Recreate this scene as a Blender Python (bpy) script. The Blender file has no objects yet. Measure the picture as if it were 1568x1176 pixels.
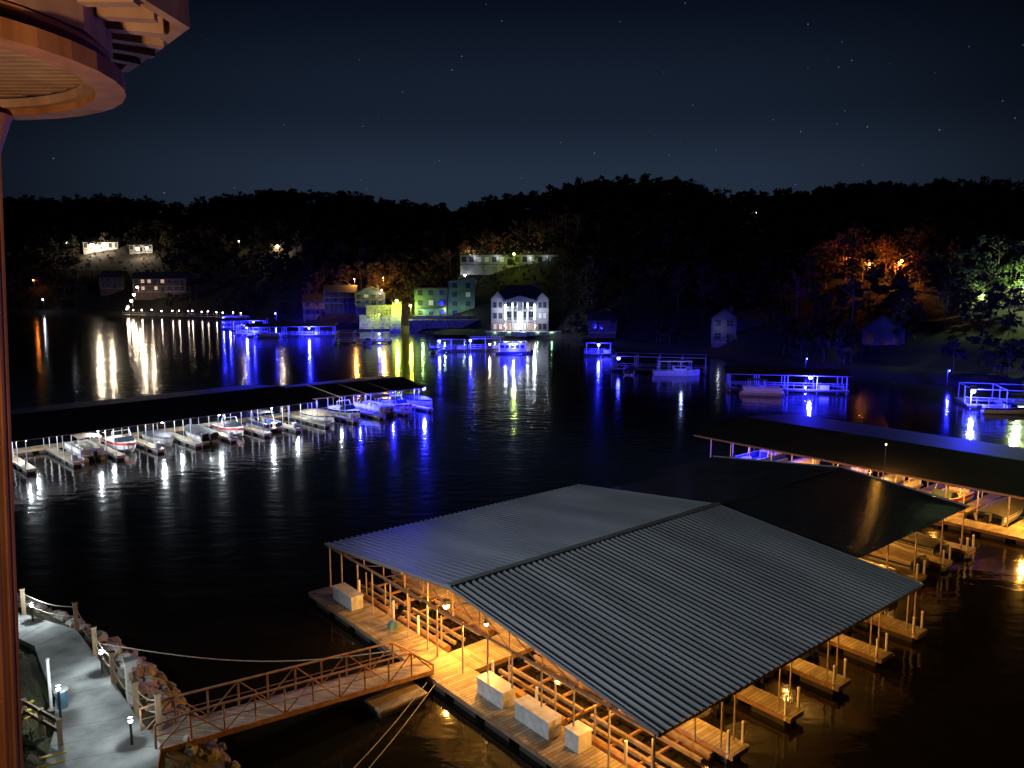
import bpy, math, random
import numpy as np
from mathutils import Vector, Matrix, noise
random.seed(7); rng = np.random.default_rng(7)
scene = bpy.context.scene
COL = scene.collection

# ------------------------------------------------------------------ materials
def mk(name, c1, c2=None, scale=2.0, rough=0.6, metal=0.0, bump=0.0, bscale=None, stretch=(1,1,1), spec=0.5):
    m = bpy.data.materials.new(name); m.use_nodes = True
    nt = m.node_tree; b = nt.nodes['Principled BSDF']
    b.inputs['Roughness'].default_value = rough; b.inputs['Metallic'].default_value = metal
    b.inputs['Specular IOR Level'].default_value = spec
    if c2 is None: c2 = tuple(x*0.6 for x in c1)
    tc = nt.nodes.new('ShaderNodeTexCoord'); mp = nt.nodes.new('ShaderNodeMapping')
    mp.inputs['Scale'].default_value = stretch
    nt.links.new(tc.outputs['Object'], mp.inputs['Vector'])
    n = nt.nodes.new('ShaderNodeTexNoise'); n.inputs['Scale'].default_value = scale; n.inputs['Detail'].default_value = 6
    nt.links.new(mp.outputs[0], n.inputs['Vector'])
    r = nt.nodes.new('ShaderNodeValToRGB')
    r.color_ramp.elements[0].position = 0.32; r.color_ramp.elements[1].position = 0.68
    r.color_ramp.elements[0].color = (*c2, 1); r.color_ramp.elements[1].color = (*c1, 1)
    nt.links.new(n.outputs['Fac'], r.inputs['Fac']); nt.links.new(r.outputs[0], b.inputs['Base Color'])
    if bump:
        n2 = nt.nodes.new('ShaderNodeTexNoise'); n2.inputs['Scale'].default_value = bscale or scale*4; n2.inputs['Detail'].default_value = 5
        nt.links.new(mp.outputs[0], n2.inputs['Vector'])
        bp = nt.nodes.new('ShaderNodeBump'); bp.inputs['Strength'].default_value = 0.6; bp.inputs['Distance'].default_value = bump
        nt.links.new(n2.outputs['Fac'], bp.inputs['Height']); nt.links.new(bp.outputs[0], b.inputs['Normal'])
    return m
def emis(name, c, s):
    m = bpy.data.materials.new(name); m.use_nodes = True
    b = m.node_tree.nodes['Principled BSDF']
    b.inputs['Base Color'].default_value = (0.8, 0.8, 0.8, 1)
    b.inputs['Emission Color'].default_value = (*c, 1); b.inputs['Emission Strength'].default_value = s
    return m
def plank(name, c1, c2, w=0.16, axis=0, rough=0.7):
    m = mk(name, c1, c2, 1.2, rough, 0, 0.01, 8)
    nt = m.node_tree; b = nt.nodes['Principled BSDF']
    tc = nt.nodes.new('ShaderNodeTexCoord'); mp = nt.nodes.new('ShaderNodeMapping')
    if axis: mp.inputs['Rotation'].default_value = (0, 0, math.pi/2)
    nt.links.new(tc.outputs['Object'], mp.inputs['Vector'])
    br = nt.nodes.new('ShaderNodeTexBrick'); br.inputs['Scale'].default_value = 1
    br.inputs['Brick Width'].default_value = 2.2; br.inputs['Row Height'].default_value = w; br.inputs['Mortar Size'].default_value = 0.012
    br.inputs['Color1'].default_value = (1, 1, 1, 1); br.inputs['Color2'].default_value = (0.55, 0.52, 0.5, 1); br.inputs['Mortar'].default_value = (0.12, 0.1, 0.1, 1)
    nt.links.new(mp.outputs[0], br.inputs['Vector'])
    mx = nt.nodes.new('ShaderNodeMix'); mx.data_type = 'RGBA'; mx.blend_type = 'MULTIPLY'; mx.inputs[0].default_value = 1
    ramp = [n for n in nt.nodes if n.type == 'VALTORGB'][0]
    nt.links.new(ramp.outputs[0], mx.inputs[6]); nt.links.new(br.outputs['Color'], mx.inputs[7])
    nt.links.new(mx.outputs[2], b.inputs['Base Color'])
    return m

M = {}
M['deck'] = plank('weathered_decking', (0.46,0.38,0.24), (0.24,0.18,0.12), 0.2, 1)
M['deckx'] = plank('weathered_decking_x', (0.46,0.38,0.24), (0.24,0.18,0.12), 0.2, 0)
M['roofmetal'] = mk('corrugated_steel', (0.36,0.39,0.43), (0.22,0.24,0.275), 0.35, 0.42, 0.2, stretch=(1,0.25,1))
M['roofdark'] = mk('dark_roof_panel', (0.085,0.085,0.10), (0.05,0.052,0.06), 0.6, 0.3, 0.5)
M['roofblack'] = mk('weathered_dark_roof', (0.045,0.045,0.05), (0.028,0.028,0.032), 0.3, 0.6)
M['steel'] = mk('galvanised_post', (0.45,0.40,0.34), (0.3,0.2,0.12), 3, 0.5, 0.3)
M['rust'] = mk('rusty_steel', (0.38,0.21,0.11), (0.22,0.12,0.07), 4, 0.7, 0.1, 0.01)
M['float'] = mk('dock_float', (0.05,0.05,0.05), (0.03,0.03,0.03), 2, 0.6)
M['white'] = mk('white_gelcoat', (0.75,0.75,0.74), (0.62,0.62,0.6), 1.5, 0.3)
M['boxw'] = mk('dock_box_white', (0.62,0.63,0.66), (0.42,0.42,0.44), 3, 0.45)
M['navy'] = mk('navy_gelcoat', (0.03,0.05,0.16), (0.02,0.03,0.1), 2, 0.25)
M['red'] = mk('red_gelcoat', (0.45,0.03,0.03), (0.35,0.02,0.02), 2, 0.25)
M['tan'] = mk('tan_canvas', (0.45,0.36,0.25), (0.36,0.28,0.19), 2, 0.85, 0, 0.02, 6)
M['blackc'] = mk('black_canvas', (0.04,0.04,0.045), (0.025,0.025,0.03), 2, 0.85, 0, 0.02, 6)
M['vinyl'] = mk('vinyl_seat', (0.6,0.56,0.48), (0.45,0.4,0.33), 3, 0.5)
M['alu'] = mk('aluminium', (0.7,0.7,0.72), (0.55,0.55,0.58), 3, 0.35, 0.7)
M['glass'] = mk('tinted_glass', (0.03,0.04,0.05), (0.02,0.03,0.04), 1, 0.08)
M['rock'] = mk('limestone_rock', (0.36,0.35,0.32), (0.18,0.17,0.15), 2.5, 0.85, 0, 0.05)
M['concrete'] = mk('concrete', (0.46,0.47,0.46), (0.22,0.23,0.23), 0.9, 0.85, 0, 0.015, 12)
M['grass'] = mk('grass_ground', (0.06,0.085,0.028), (0.085,0.065,0.035), 1.2, 0.95, 0, 0.06, 9)
M['ground'] = mk('forest_floor', (0.02,0.016,0.010), (0.009,0.009,0.006), 0.08, 0.95, 0, 0.3, 0.6)
M['bark'] = mk('bark', (0.2,0.16,0.12), (0.09,0.07,0.05), 2, 0.9, 0, 0.03)
M['leafdark'] = mk('mixed_autumn_foliage', (0.055,0.036,0.014), (0.022,0.03,0.012), 0.07, 0.85)
M['leafautumn'] = mk('autumn_foliage', (0.17,0.09,0.025), (0.08,0.04,0.015), 0.5, 0.8)
M['leafgreen'] = mk('green_foliage', (0.07,0.1,0.03), (0.04,0.06,0.02), 0.5, 0.8)
M['cream'] = mk('cream_siding', (0.42,0.42,0.41), (0.33,0.33,0.32), 0.6, 0.7)
M['trim'] = mk('white_trim', (0.7,0.7,0.69), (0.6,0.6,0.59), 1, 0.5)
M['dtrim'] = mk('muted_trim', (0.2,0.2,0.2), (0.13,0.13,0.13), 1, 0.6)
M['dockfr'] = mk('dock_frame_paint', (0.42,0.42,0.43), (0.3,0.3,0.31), 1, 0.6)
M['shingle'] = mk('dark_shingles', (0.06,0.06,0.065), (0.035,0.035,0.04), 3, 0.8, 0, 0.03)
M['teal'] = mk('teal_panels', (0.13,0.22,0.27), (0.08,0.14,0.18), 0.4, 0.6)
M['greysid'] = mk('grey_siding', (0.15,0.15,0.16), (0.09,0.09,0.10), 0.6, 0.75)
M['brownsid'] = mk('brown_siding', (0.12,0.08,0.055), (0.07,0.05,0.035), 0.6, 0.8)
M['wood'] = mk('stained_timber', (0.46,0.22,0.10), (0.24,0.10,0.045), 6, 0.65, 0, 0.004, 20, (1,1,0.15), 0.15)
M['wood2'] = mk('pale_trim_board', (0.5,0.34,0.24), (0.32,0.2,0.13), 5, 0.7, 0, 0.003, 16, (1,1,.3), 0.15)
M['post'] = mk('timber_post', (0.3,0.22,0.13), (0.16,0.11,0.07), 4, 0.85, 0, 0.01, 12, (1,1,0.2))
M['rope'] = mk('rope', (0.5,0.45,0.35), (0.3,0.26,0.2), 10, 0.9)
M['yellow'] = mk('yellow_paint', (0.7,0.5,0.04), (0.5,0.36,0.03), 3, 0.6)
M['bluebin'] = mk('blue_plastic', (0.08,0.2,0.3), (0.05,0.13,0.2), 3, 0.5)
M['e_orange'] = emis('sodium_glass', (1.0,0.6,0.2), 40)
M['e_white'] = emis('white_lamp_glass', (0.85,0.93,1.0), 30)
M['e_tube'] = emis('white_light_tube', (0.80,0.9,1.0), 42)
M['e_blue'] = emis('blue_lamp_glass', (0.06,0.07,1.0), 45)
M['e_green'] = emis('yellowgreen_lamp_glass', (0.75,1.0,0.15), 30)
M['e_red'] = emis('amber_lamp_glass', (1.0,0.33,0.08), 30)
M['e_warm'] = emis('warm_lamp_glass', (1.0,0.85,0.65), 30)
M['w_warm'] = emis('lit_window_warm', (1.0,0.62,0.28), 0.45)
M['w_dim'] = emis('lit_window_dim', (0.9,0.8,0.6), 0.08)
M['stone'] = mk('stone_wall', (0.32,0.3,0.26), (0.16,0.14,0.12), 1, 0.9)
nt = M['stone'].node_tree; vo = nt.nodes.new('ShaderNodeTexVoronoi'); vo.inputs['Scale'].default_value = 0.9; vo.feature = 'DISTANCE_TO_EDGE'
tc = nt.nodes.new('ShaderNodeTexCoord'); nt.links.new(tc.outputs['Object'], vo.inputs['Vector'])
bp = nt.nodes.new('ShaderNodeBump'); bp.inputs['Distance'].default_value = 0.6; bp.inputs['Strength'].default_value = 1
nt.links.new(vo.outputs['Distance'], bp.inputs['Height']); nt.links.new(bp.outputs[0], nt.nodes['Principled BSDF'].inputs['Normal'])

# ------------------------------------------------------------------ mesh helpers
class MB:
    def __init__(s): s.v = []; s.f = []; s.m = []; s.mats = []
    def mi(s, m):
        if m not in s.mats: s.mats.append(m)
        return s.mats.index(m)
    def add(s, vs, fs, m):
        o = len(s.v); k = s.mi(m)
        s.v += [tuple(v) for v in vs]
        for f in fs: s.f.append(tuple(i+o for i in f)); s.m.append(k)
    def box(s, cx, cy, cz, sx, sy, sz, m, rz=0, rx=0):
        vs = []
        R = Matrix.Rotation(rz, 3, 'Z') @ Matrix.Rotation(rx, 3, 'X')
        for dz in (-.5, .5):
            for dx, dy in ((-.5,-.5),(.5,-.5),(.5,.5),(-.5,.5)):
                p = R @ Vector((dx*sx, dy*sy, dz*sz)); vs.append((cx+p.x, cy+p.y, cz+p.z))
        s.add(vs, [(3,2,1,0),(4,5,6,7),(0,1,5,4),(1,2,6,5),(2,3,7,6),(3,0,4,7)], m)
    def bar(s, p0, p1, w, h, m):
        p0 = Vector(p0); p1 = Vector(p1); d = (p1-p0).normalized()
        up = Vector((0,0,1)) if abs(d.z) < .95 else Vector((1,0,0))
        x = d.cross(up).normalized(); y = x.cross(d)
        vs = []
        for p in (p0, p1):
            for a, b in ((-.5,-.5),(.5,-.5),(.5,.5),(-.5,.5)): vs.append(p + x*a*w + y*b*h)
        s.add(vs, [(3,2,1,0),(4,5,6,7),(0,1,5,4),(1,2,6,5),(2,3,7,6),(3,0,4,7)], m)
    def cyl(s, p0, p1, r0, r1=None, seg=8, m='steel'):
        if r1 is None: r1 = r0
        p0 = Vector(p0); p1 = Vector(p1); d = (p1-p0).normalized()
        up = Vector((0,0,1)) if abs(d.z) < .95 else Vector((1,0,0))
        x = d.cross(up).normalized(); y = x.cross(d); vs = []
        for p, r in ((p0, r0), (p1, r1)):
            for i in range(seg):
                a = 2*math.pi*i/seg; vs.append(p + x*math.cos(a)*r + y*math.sin(a)*r)
        fs = [(i, (i+1) % seg, seg+(i+1) % seg, seg+i) for i in range(seg)]
        fs += [tuple(range(seg))[::-1], tuple(range(seg, 2*seg))]
        s.add(vs, fs, m)
    def ball(s, c, r, m, seg=10, rings=6, sz=1.0):
        vs = [(c[0], c[1], c[2]-r*sz)]
        for j in range(1, rings):
            t = math.pi*j/rings
            for i in range(seg):
                a = 2*math.pi*i/seg; vs.append((c[0]+r*math.sin(t)*math.cos(a), c[1]+r*math.sin(t)*math.sin(a), c[2]-r*sz*math.cos(t)))
        vs.append((c[0], c[1], c[2]+r*sz)); n = len(vs)-1; fs = []
        for i in range(seg): fs.append((0, 1+(i+1) % seg, 1+i)); fs.append((n, n-seg+i, n-seg+(i+1) % seg))
        for j in range(rings-2):
            for i in range(seg):
                a = 1+j*seg+i; b = 1+j*seg+(i+1) % seg; fs.append((a, b, b+seg, a+seg))
        s.add(vs, fs, m)
    def mesh(s, name, smooth=False):
        me = bpy.data.meshes.new(name); me.from_pydata(s.v, [], s.f)
        for k in s.mats: me.materials.append(M[k])
        me.polygons.foreach_set('material_index', s.m)
        if smooth: me.polygons.foreach_set('use_smooth', [True]*len(s.f))
        me.update(); return me
    def obj(s, name, parent=None, loc=(0,0,0), rz=0, smooth=False):
        return place(s.mesh(name, smooth), name, parent, loc, rz)
def place(me, name, parent=None, loc=(0,0,0), rz=0, sc=1):
    o = bpy.data.objects.new(name, me); COL.objects.link(o); o.location = loc; o.rotation_euler = (0,0,rz); o.scale = (sc,sc,sc)
    if parent: o.parent = parent
    return o
def empty(name, loc=(0,0,0), rz=0):
    o = bpy.data.objects.new(name, None); COL.objects.link(o); o.location = loc; o.rotation_euler = (0,0,rz); o.empty_display_size = .5
    return o
def plight(loc, power, color, r=0.12, parent=None, name='lamp_light'):
    l = bpy.data.lights.new(name, 'POINT'); l.energy = power; l.color = color; l.shadow_soft_size = r
    o = bpy.data.objects.new(name, l); COL.objects.link(o); o.location = loc
    if parent: o.parent = parent
    return o
COLR = {'e_orange': (1.0,0.43,0.06), 'e_white': (0.85,0.93,1.0), 'e_blue': (0.018,0.02,1.0), 'e_green': (0.75,1.0,0.05), 'e_red': (1.0,0.25,0.025), 'e_warm': (1.0,0.78,0.52)}
def fixture(parent, x, y, z, kind, power, r=0.1):
    mb = MB(); mb.cyl((x,y,z+r*2.2),(x,y,z+r*1.0), r*1.3, r*1.6, 10, 'float'); mb.ball((x,y,z+r*.2), r, kind)
    mb.obj('lamp_fixture', parent)
    plight((x,y,z-r*1.6), power, COLR[kind], r*.7, parent)
def street_lamp(x, y, z, h, kind, power, r=0.3, name='street_lamp'):
    e = empty(name, (x,y,z)); mb = MB()
    mb.cyl((0,0,-.5),(0,0,h), .09, .06, 8, 'float'); mb.cyl((0,0,0),(0,0,.3), .16, .12, 8, 'float')
    mb.bar((0,0,h),(0,-.5-r,h+.15), .08, .08, 'float'); mb.obj('pole_and_arm', e)
    fixture(e, 0, -.5-r, h-r*1.3, kind, power, r); return e

# ------------------------------------------------------------------ camera
cam = bpy.data.cameras.new('camera'); co = bpy.data.objects.new('camera', cam); COL.objects.link(co)
co.location = (0,0,20); co.rotation_euler = (math.radians(82.1),0,0)
cam.lens = 27.7; cam.sensor_width = 36; cam.clip_end = 8000; cam.clip_start = .05
scene.camera = co
scene.view_settings.view_transform = 'Standard'; scene.view_settings.look = 'None'; scene.view_settings.exposure = 0

# ------------------------------------------------------------------ world : night sky
w = bpy.data.worlds.new('World'); scene.world = w; w.use_nodes = True
nt = w.node_tree; nd = nt.nodes; lk = nt.links; bg = nd['Background']
tc = nd.new('ShaderNodeTexCoord'); sep = nd.new('ShaderNodeSeparateXYZ'); lk.new(tc.outputs['Generated'], sep.inputs[0])
ramp = nd.new('ShaderNodeValToRGB'); lk.new(sep.outputs['Z'], ramp.inputs['Fac'])
cr = ramp.color_ramp; cr.interpolation = 'EASE'
cr.elements[0].position = 0.0; cr.elements[0].color = (0.0165,0.028,0.050,1)
cr.elements[1].position = 0.75; cr.elements[1].color = (0.0008,0.0012,0.0035,1)
for p, c in ((0.11,(0.016,0.0265,0.048,1)),(0.2,(0.0080,0.0140,0.028,1)),(0.34,(0.0022,0.0038,0.011,1))):
    e = cr.elements.new(p); e.color = c
dot = nd.new('ShaderNodeVectorMath'); dot.operation = 'DOT_PRODUCT'; lk.new(tc.outputs['Generated'], dot.inputs[0]); dot.inputs[1].default_value = (0.02,1,0)
mr = nd.new('ShaderNodeMapRange'); mr.interpolation_type = 'SMOOTHSTEP'; lk.new(dot.outputs['Value'], mr.inputs[0])
mr.inputs[1].default_value = 0.78; mr.inputs[2].default_value = 1.0; mr.inputs[3].default_value = 0.22; mr.inputs[4].default_value = 1.0
mul = nd.new('ShaderNodeVectorMath'); mul.operation = 'SCALE'; lk.new(ramp.outputs[0], mul.inputs[0]); lk.new(mr.outputs[0], mul.inputs['Scale'])
vor = nd.new('ShaderNodeTexVoronoi'); vor.inputs['Scale'].default_value = 170; lk.new(tc.outputs['Generated'], vor.inputs['Vector'])
lt = nd.new('ShaderNodeMath'); lt.operation = 'LESS_THAN'; lt.inputs[1].default_value = 0.11; lk.new(vor.outputs['Distance'], lt.inputs[0])
sc = nd.new('ShaderNodeSeparateColor'); lk.new(vor.outputs['Color'], sc.inputs[0])
mr2 = nd.new('ShaderNodeMapRange'); lk.new(sc.outputs[0], mr2.inputs[0]); mr2.inputs[1].default_value = .955; mr2.inputs[2].default_value = 1; mr2.inputs[3].default_value = 0; mr2.inputs[4].default_value = .14
ms = nd.new('ShaderNodeMath'); ms.operation = 'MULTIPLY'; lk.new(lt.outputs[0], ms.inputs[0]); lk.new(mr2.outputs[0], ms.inputs[1])
ad = nd.new('ShaderNodeVectorMath'); ad.operation = 'ADD'; lk.new(mul.outputs[0], ad.inputs[0]); lk.new(ms.outputs[0], ad.inputs[1])
lk.new(ad.outputs[0], bg.inputs['Color']); bg.inputs['Strength'].default_value = 1.0
sl = bpy.data.lights.new('moon_light', 'SUN'); sl.energy = 0.03; sl.angle = math.radians(.5); sl.color = (.75,.85,1)
so = bpy.data.objects.new('moon_light', sl); COL.objects.link(so); so.rotation_euler = (math.radians(50),0,math.radians(-50))

# ------------------------------------------------------------------ water
mb = MB(); mb.add([(-3000,-600,0),(3000,-600,0),(3000,3500,0),(-3000,3500,0)], [(0,1,2,3)], 'glass')
wo = mb.obj('lake_water')
wm = bpy.data.materials.new('lake_water'); wm.use_nodes = True; nt = wm.node_tree; b = nt.nodes['Principled BSDF']
b.inputs['Base Color'].default_value = (0.0095,0.0072,0.0033,1); b.inputs['Roughness'].default_value = 0.10; b.inputs['IOR'].default_value = 1.33
tc = nt.nodes.new('ShaderNodeTexCoord')
def wn(scale, st, det):
    mp = nt.nodes.new('ShaderNodeMapping'); mp.inputs['Scale'].default_value = st; nt.links.new(tc.outputs['Object'], mp.inputs['Vector'])
    n = nt.nodes.new('ShaderNodeTexNoise'); n.inputs['Scale'].default_value = scale; n.inputs['Detail'].default_value = det
    nt.links.new(mp.outputs[0], n.inputs['Vector']); return n
n1 = wn(0.9, (0.6,1,1), 3); n2 = wn(0.16, (1,1,1), 2)
b1 = nt.nodes.new('ShaderNodeBump'); b1.inputs['Distance'].default_value = 0.042; b1.inputs['Strength'].default_value = 1
b2 = nt.nodes.new('ShaderNodeBump'); b2.inputs['Distance'].default_value = 0.05; b2.inputs['Strength'].default_value = 1
nt.links.new(n1.outputs['Fac'], b1.inputs['Height']); nt.links.new(n2.outputs['Fac'], b2.inputs['Height'])
nt.links.new(b1.outputs[0], b2.inputs['Normal']); nt.links.new(b2.outputs[0], b.inputs['Normal'])
wo.data.materials[0] = wm

# ------------------------------------------------------------------ far hills
SQ = [-1.4,-.9,-.647,-.483,-.316,-.2516,-.153,-.11,.063,.13,.2465,.4217,.657,1.0,1.5]
SY = [430,430,425,391,367,318,288,272,244.6,222,194.7,156.5,134,112,90]
KU = [-300,0,100,180,230,285,330,400,470,560,640,700,760,830,880,980,1060,1085,1100,1160,1250,1290,1400,1568,2000]
KV = [300,305,305,302,308,314,303,295,293,301,315,322,305,295,280,275,279,294,303,298,296,284,283,285,300]
KQ = [(u-784)/1235 for u in KU]; KT = [(-165.9-.9905*(v-588))/1235 for v in KV]
def Y0(q): return np.interp(q, SQ, SY)
def vn(x, y, s):
    return noise.noise(Vector((x*s, y*s, 3.3)))
def ground(x, y):
    q = x/y; s = y - float(Y0(q))
    if s < 0: return max(-3, s*.4)
    if s < 4: return s*.35
    if s < 12: return 1.4
    Yr = float(Y0(q))+210
    H = 20 + float(np.interp(q, KQ, KT))*Yr - 7.0
    t = (s-12)/198
    if t <= 1: h = 1.4 + (H-1.4)*t**.72
    else: h = H - min(1.0, (t-1))*12 - (t-1)*2
    return h + vn(x, y, .02)*2.5*min(1, t*4)*(1 if t < .8 else .4) + vn(x, y, .09)*1.0*min(1, t*6)
mb = MB(); qs = np.linspace(-1.35, 1.45, 300); ss = [-14,-6,0,4,8,12,16,22,30,38,48,60,72,86,100,116,132,150,170,190,205,215,230,260,310,380,500,800,1500,3000]
vs = []; fs = []
for q in qs:
    y0 = float(Y0(q))
    for s in ss:
        Y = y0+s; vs.append((q*Y, Y, ground(q*Y, Y)))
ns = len(ss)
for i in range(len(qs)-1):
    for j in range(ns-1): fs.append((i*ns+j, (i+1)*ns+j, (i+1)*ns+j+1, i*ns+j+1))
mb.add(vs, fs, 'ground'); mb.obj('hills', smooth=True)
def on_hill(q, e):
    """walk up the hill along bearing q until the slope reaches elevation ratio e"""
    y0 = float(Y0(q)); s = 4
    while s < 210:
        Y = y0+s
        if ground(q*Y, Y) >= 20+e*Y: return q*Y, Y, ground(q*Y, Y)
        s += 1.0
    return q*(y0+s), y0+s, ground(q*(y0+s), y0+s)

# ------------------------------------------------------------------ trees
def np_tube(p0, p1, r0, r1, seg=5):
    p0 = np.array(p0, float); p1 = np.array(p1, float); d = p1-p0; d /= np.linalg.norm(d)+1e-9
    up = np.array((0,0,1.)) if abs(d[2]) < .9 else np.array((1.,0,0))
    x = np.cross(d, up); x /= np.linalg.norm(x); y = np.cross(x, d)
    a = np.arange(seg)*2*np.pi/seg
    c = np.cos(a)[:,None]*x + np.sin(a)[:,None]*y
    V = np.vstack([p0+c*r0, p1+c*r1])
    F = np.array([(i, (i+1) % seg, seg+(i+1) % seg, seg+i) for i in range(seg)])
    return V, F
def tree_arrays(seed, H=12, limbs=9, clumps=14, leaves=26, leaf=.45, crown=.33, lo=.28, cs=1.0, rt=.018):
    r = np.random.default_rng(seed); V = []; F = []; MI = []; n = 0
    def addp(v, f, m):
        nonlocal n
        V.append(v); F.append(f+n); MI.append(np.full(len(f), m)); n += len(v)
    lean = r.normal(0, .03, 2)*H
    segs = 4; pts = [np.array((lean[0]*t*t, lean[1]*t*t, H*.93*t)) + (np.array((*r.normal(0,.12,2),0)) if 0 < t < 1 else 0) for t in np.linspace(0,1,segs+1)]
    R0 = H*rt
    for i in range(segs): addp(*np_tube(pts[i], pts[i+1], R0*(1-i/segs*.85), R0*(1-(i+1)/segs*.85), 6), 0)
    tips = []
    for k in range(limbs):
        t = r.uniform(lo, .88); i = int(t*segs); base = pts[i]+(pts[i+1]-pts[i])*(t*segs-i)
        a = r.uniform(0, 2*np.pi); ln = H*crown*(1.15-t*.75)*r.uniform(.7,1.15)
        mid = base+np.array((np.cos(a)*ln*.55, np.sin(a)*ln*.55, ln*.35)); tip = mid+np.array((np.cos(a+r.normal(0,.3))*ln*.5, np.sin(a+r.normal(0,.3))*ln*.5, ln*.45))
        addp(*np_tube(base, mid, R0*.42*(1-t*.5), R0*.25, 4), 0); addp(*np_tube(mid, tip, R0*.25, R0*.07, 4), 0)
        for q_ in range(2):
            tw = mid+np.array((r.normal(0,1), r.normal(0,1), r.uniform(.2,1)))*ln*.3; addp(*np_tube(mid, tw, R0*.15, R0*.05, 3), 0); tips.append(tw)
        tips += [mid, tip]
    tips.append(pts[-1])
    cl = [tips[r.integers(len(tips))]+r.normal(0, H*.035, 3) for _ in range(clumps)]
    for c in cl:
        L = int(leaves*r.uniform(.5,1.4)); cr_ = H*.075*cs*r.uniform(.6,1.4)
        d = r.normal(0,1,(L,3)); d /= np.linalg.norm(d,axis=1)[:,None]+1e-9
        P = c + d*(cr_*r.uniform(.25,1.0,(L,1)))*np.array((1.25,1.25,.8))
        u = r.normal(0,1,(L,3)); u /= np.linalg.norm(u,axis=1)[:,None]
        v = np.cross(u, r.normal(0,1,(L,3))); v /= np.linalg.norm(v,axis=1)[:,None]
        sz = leaf*r.uniform(.5,1.3,(L,1))
        q4 = np.stack([P-u*sz*.5, P+v*sz*.35, P+u*sz*.5, P-v*sz*.35], 1).reshape(-1,3)
        addp(q4, np.arange(L*4).reshape(-1,4), 1)
    return np.vstack(V), np.vstack(F), np.concatenate(MI)
def np_mesh(name, V, F, MI, mats):
    me = bpy.data.meshes.new(name); me.vertices.add(len(V)); me.vertices.foreach_set('co', V.astype(np.float32).ravel())
    me.loops.add(len(F)*4); me.loops.foreach_set('vertex_index', F.astype(np.int32).ravel())
    me.polygons.add(len(F)); me.polygons.foreach_set('loop_start', np.arange(0, len(F)*4, 4, dtype=np.int32))
    me.polygons.foreach_set('material_index', MI.astype(np.int32))
    for k in mats: me.materials.append(M[k])
    me.update(calc_edges=True); return me
clear = [(-.125,-.03,297),(-.04,.075,268),(-.072,.07,314),(-.235,-.125,300),(-.285,-.225,340),(-.47,-.41,398),(.10,.14,228),(.25,.33,208),(.45,.49,173),(-.545,-.435,478)]
templ = [tree_arrays(100+i, 9.5, 6, 20, 15, 1.15, .36, .12, 1.25, .012) for i in range(7)]
VV = []; FF = []; MM = []; n = 0; cnt = 0
while cnt < 4500:
    q = random.uniform(-.85,.9); s = random.uniform(175,228) if cnt % 4 == 0 else random.uniform(6,215)
    y0 = float(Y0(q))
    if random.random() > (y0+s)/640: continue
    Y = y0+s; X = q*Y; k = random.uniform(.7,1.25)*(1.0 if s > 30 else .8)
    if any(a < q < b_ and Y < ym for a, b_, ym in clear):
        if s < 16: continue
        k *= .26           # low brush on the open plots
    V, F, mi = templ[random.randrange(7)]
    a = random.uniform(0, 6.28); c, si = math.cos(a), math.sin(a)
    R = np.array(((c,-si,0),(si,c,0),(0,0,1)))*k
    VV.append(V@R.T*np.array((1,1,random.uniform(.75,1.05)))+np.array((X,Y,ground(X,Y)-.8*min(1,k)))); FF.append(F+n); MM.append(mi); n += len(V); cnt += 1
place(np_mesh('distant_forest', np.vstack(VV), np.vstack(FF), np.concatenate(MM), ['bark','leafdark']), 'distant_forest')
autumn = [np_mesh('autumn_tree', *tree_arrays(200+i, 12, 13, 24, 34, .55, .36, .2), ['bark','leafautumn']) for i in range(4)]
green = [np_mesh('green_tree', *tree_arrays(300+i, 12, 12, 32, 44, .5, .38, .15), ['bark','leafgreen']) for i in range(3)]
bare = [np_mesh('bare_tree', *tree_arrays(400+i, 12, 19, 6, 14, .35, .36), ['bark','leafautumn']) for i in range(3)]
def tree(kind, x, y, sc_=1.0):
    me, nm = {'a': (autumn,'autumn_tree'), 'g': (green,'green_tree'), 'b': (bare,'bare_tree')}[kind]
    place(random.choice(me), nm, None, (x, y, ground(x,y)-.2), random.uniform(0,6.28), sc_)

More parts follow.
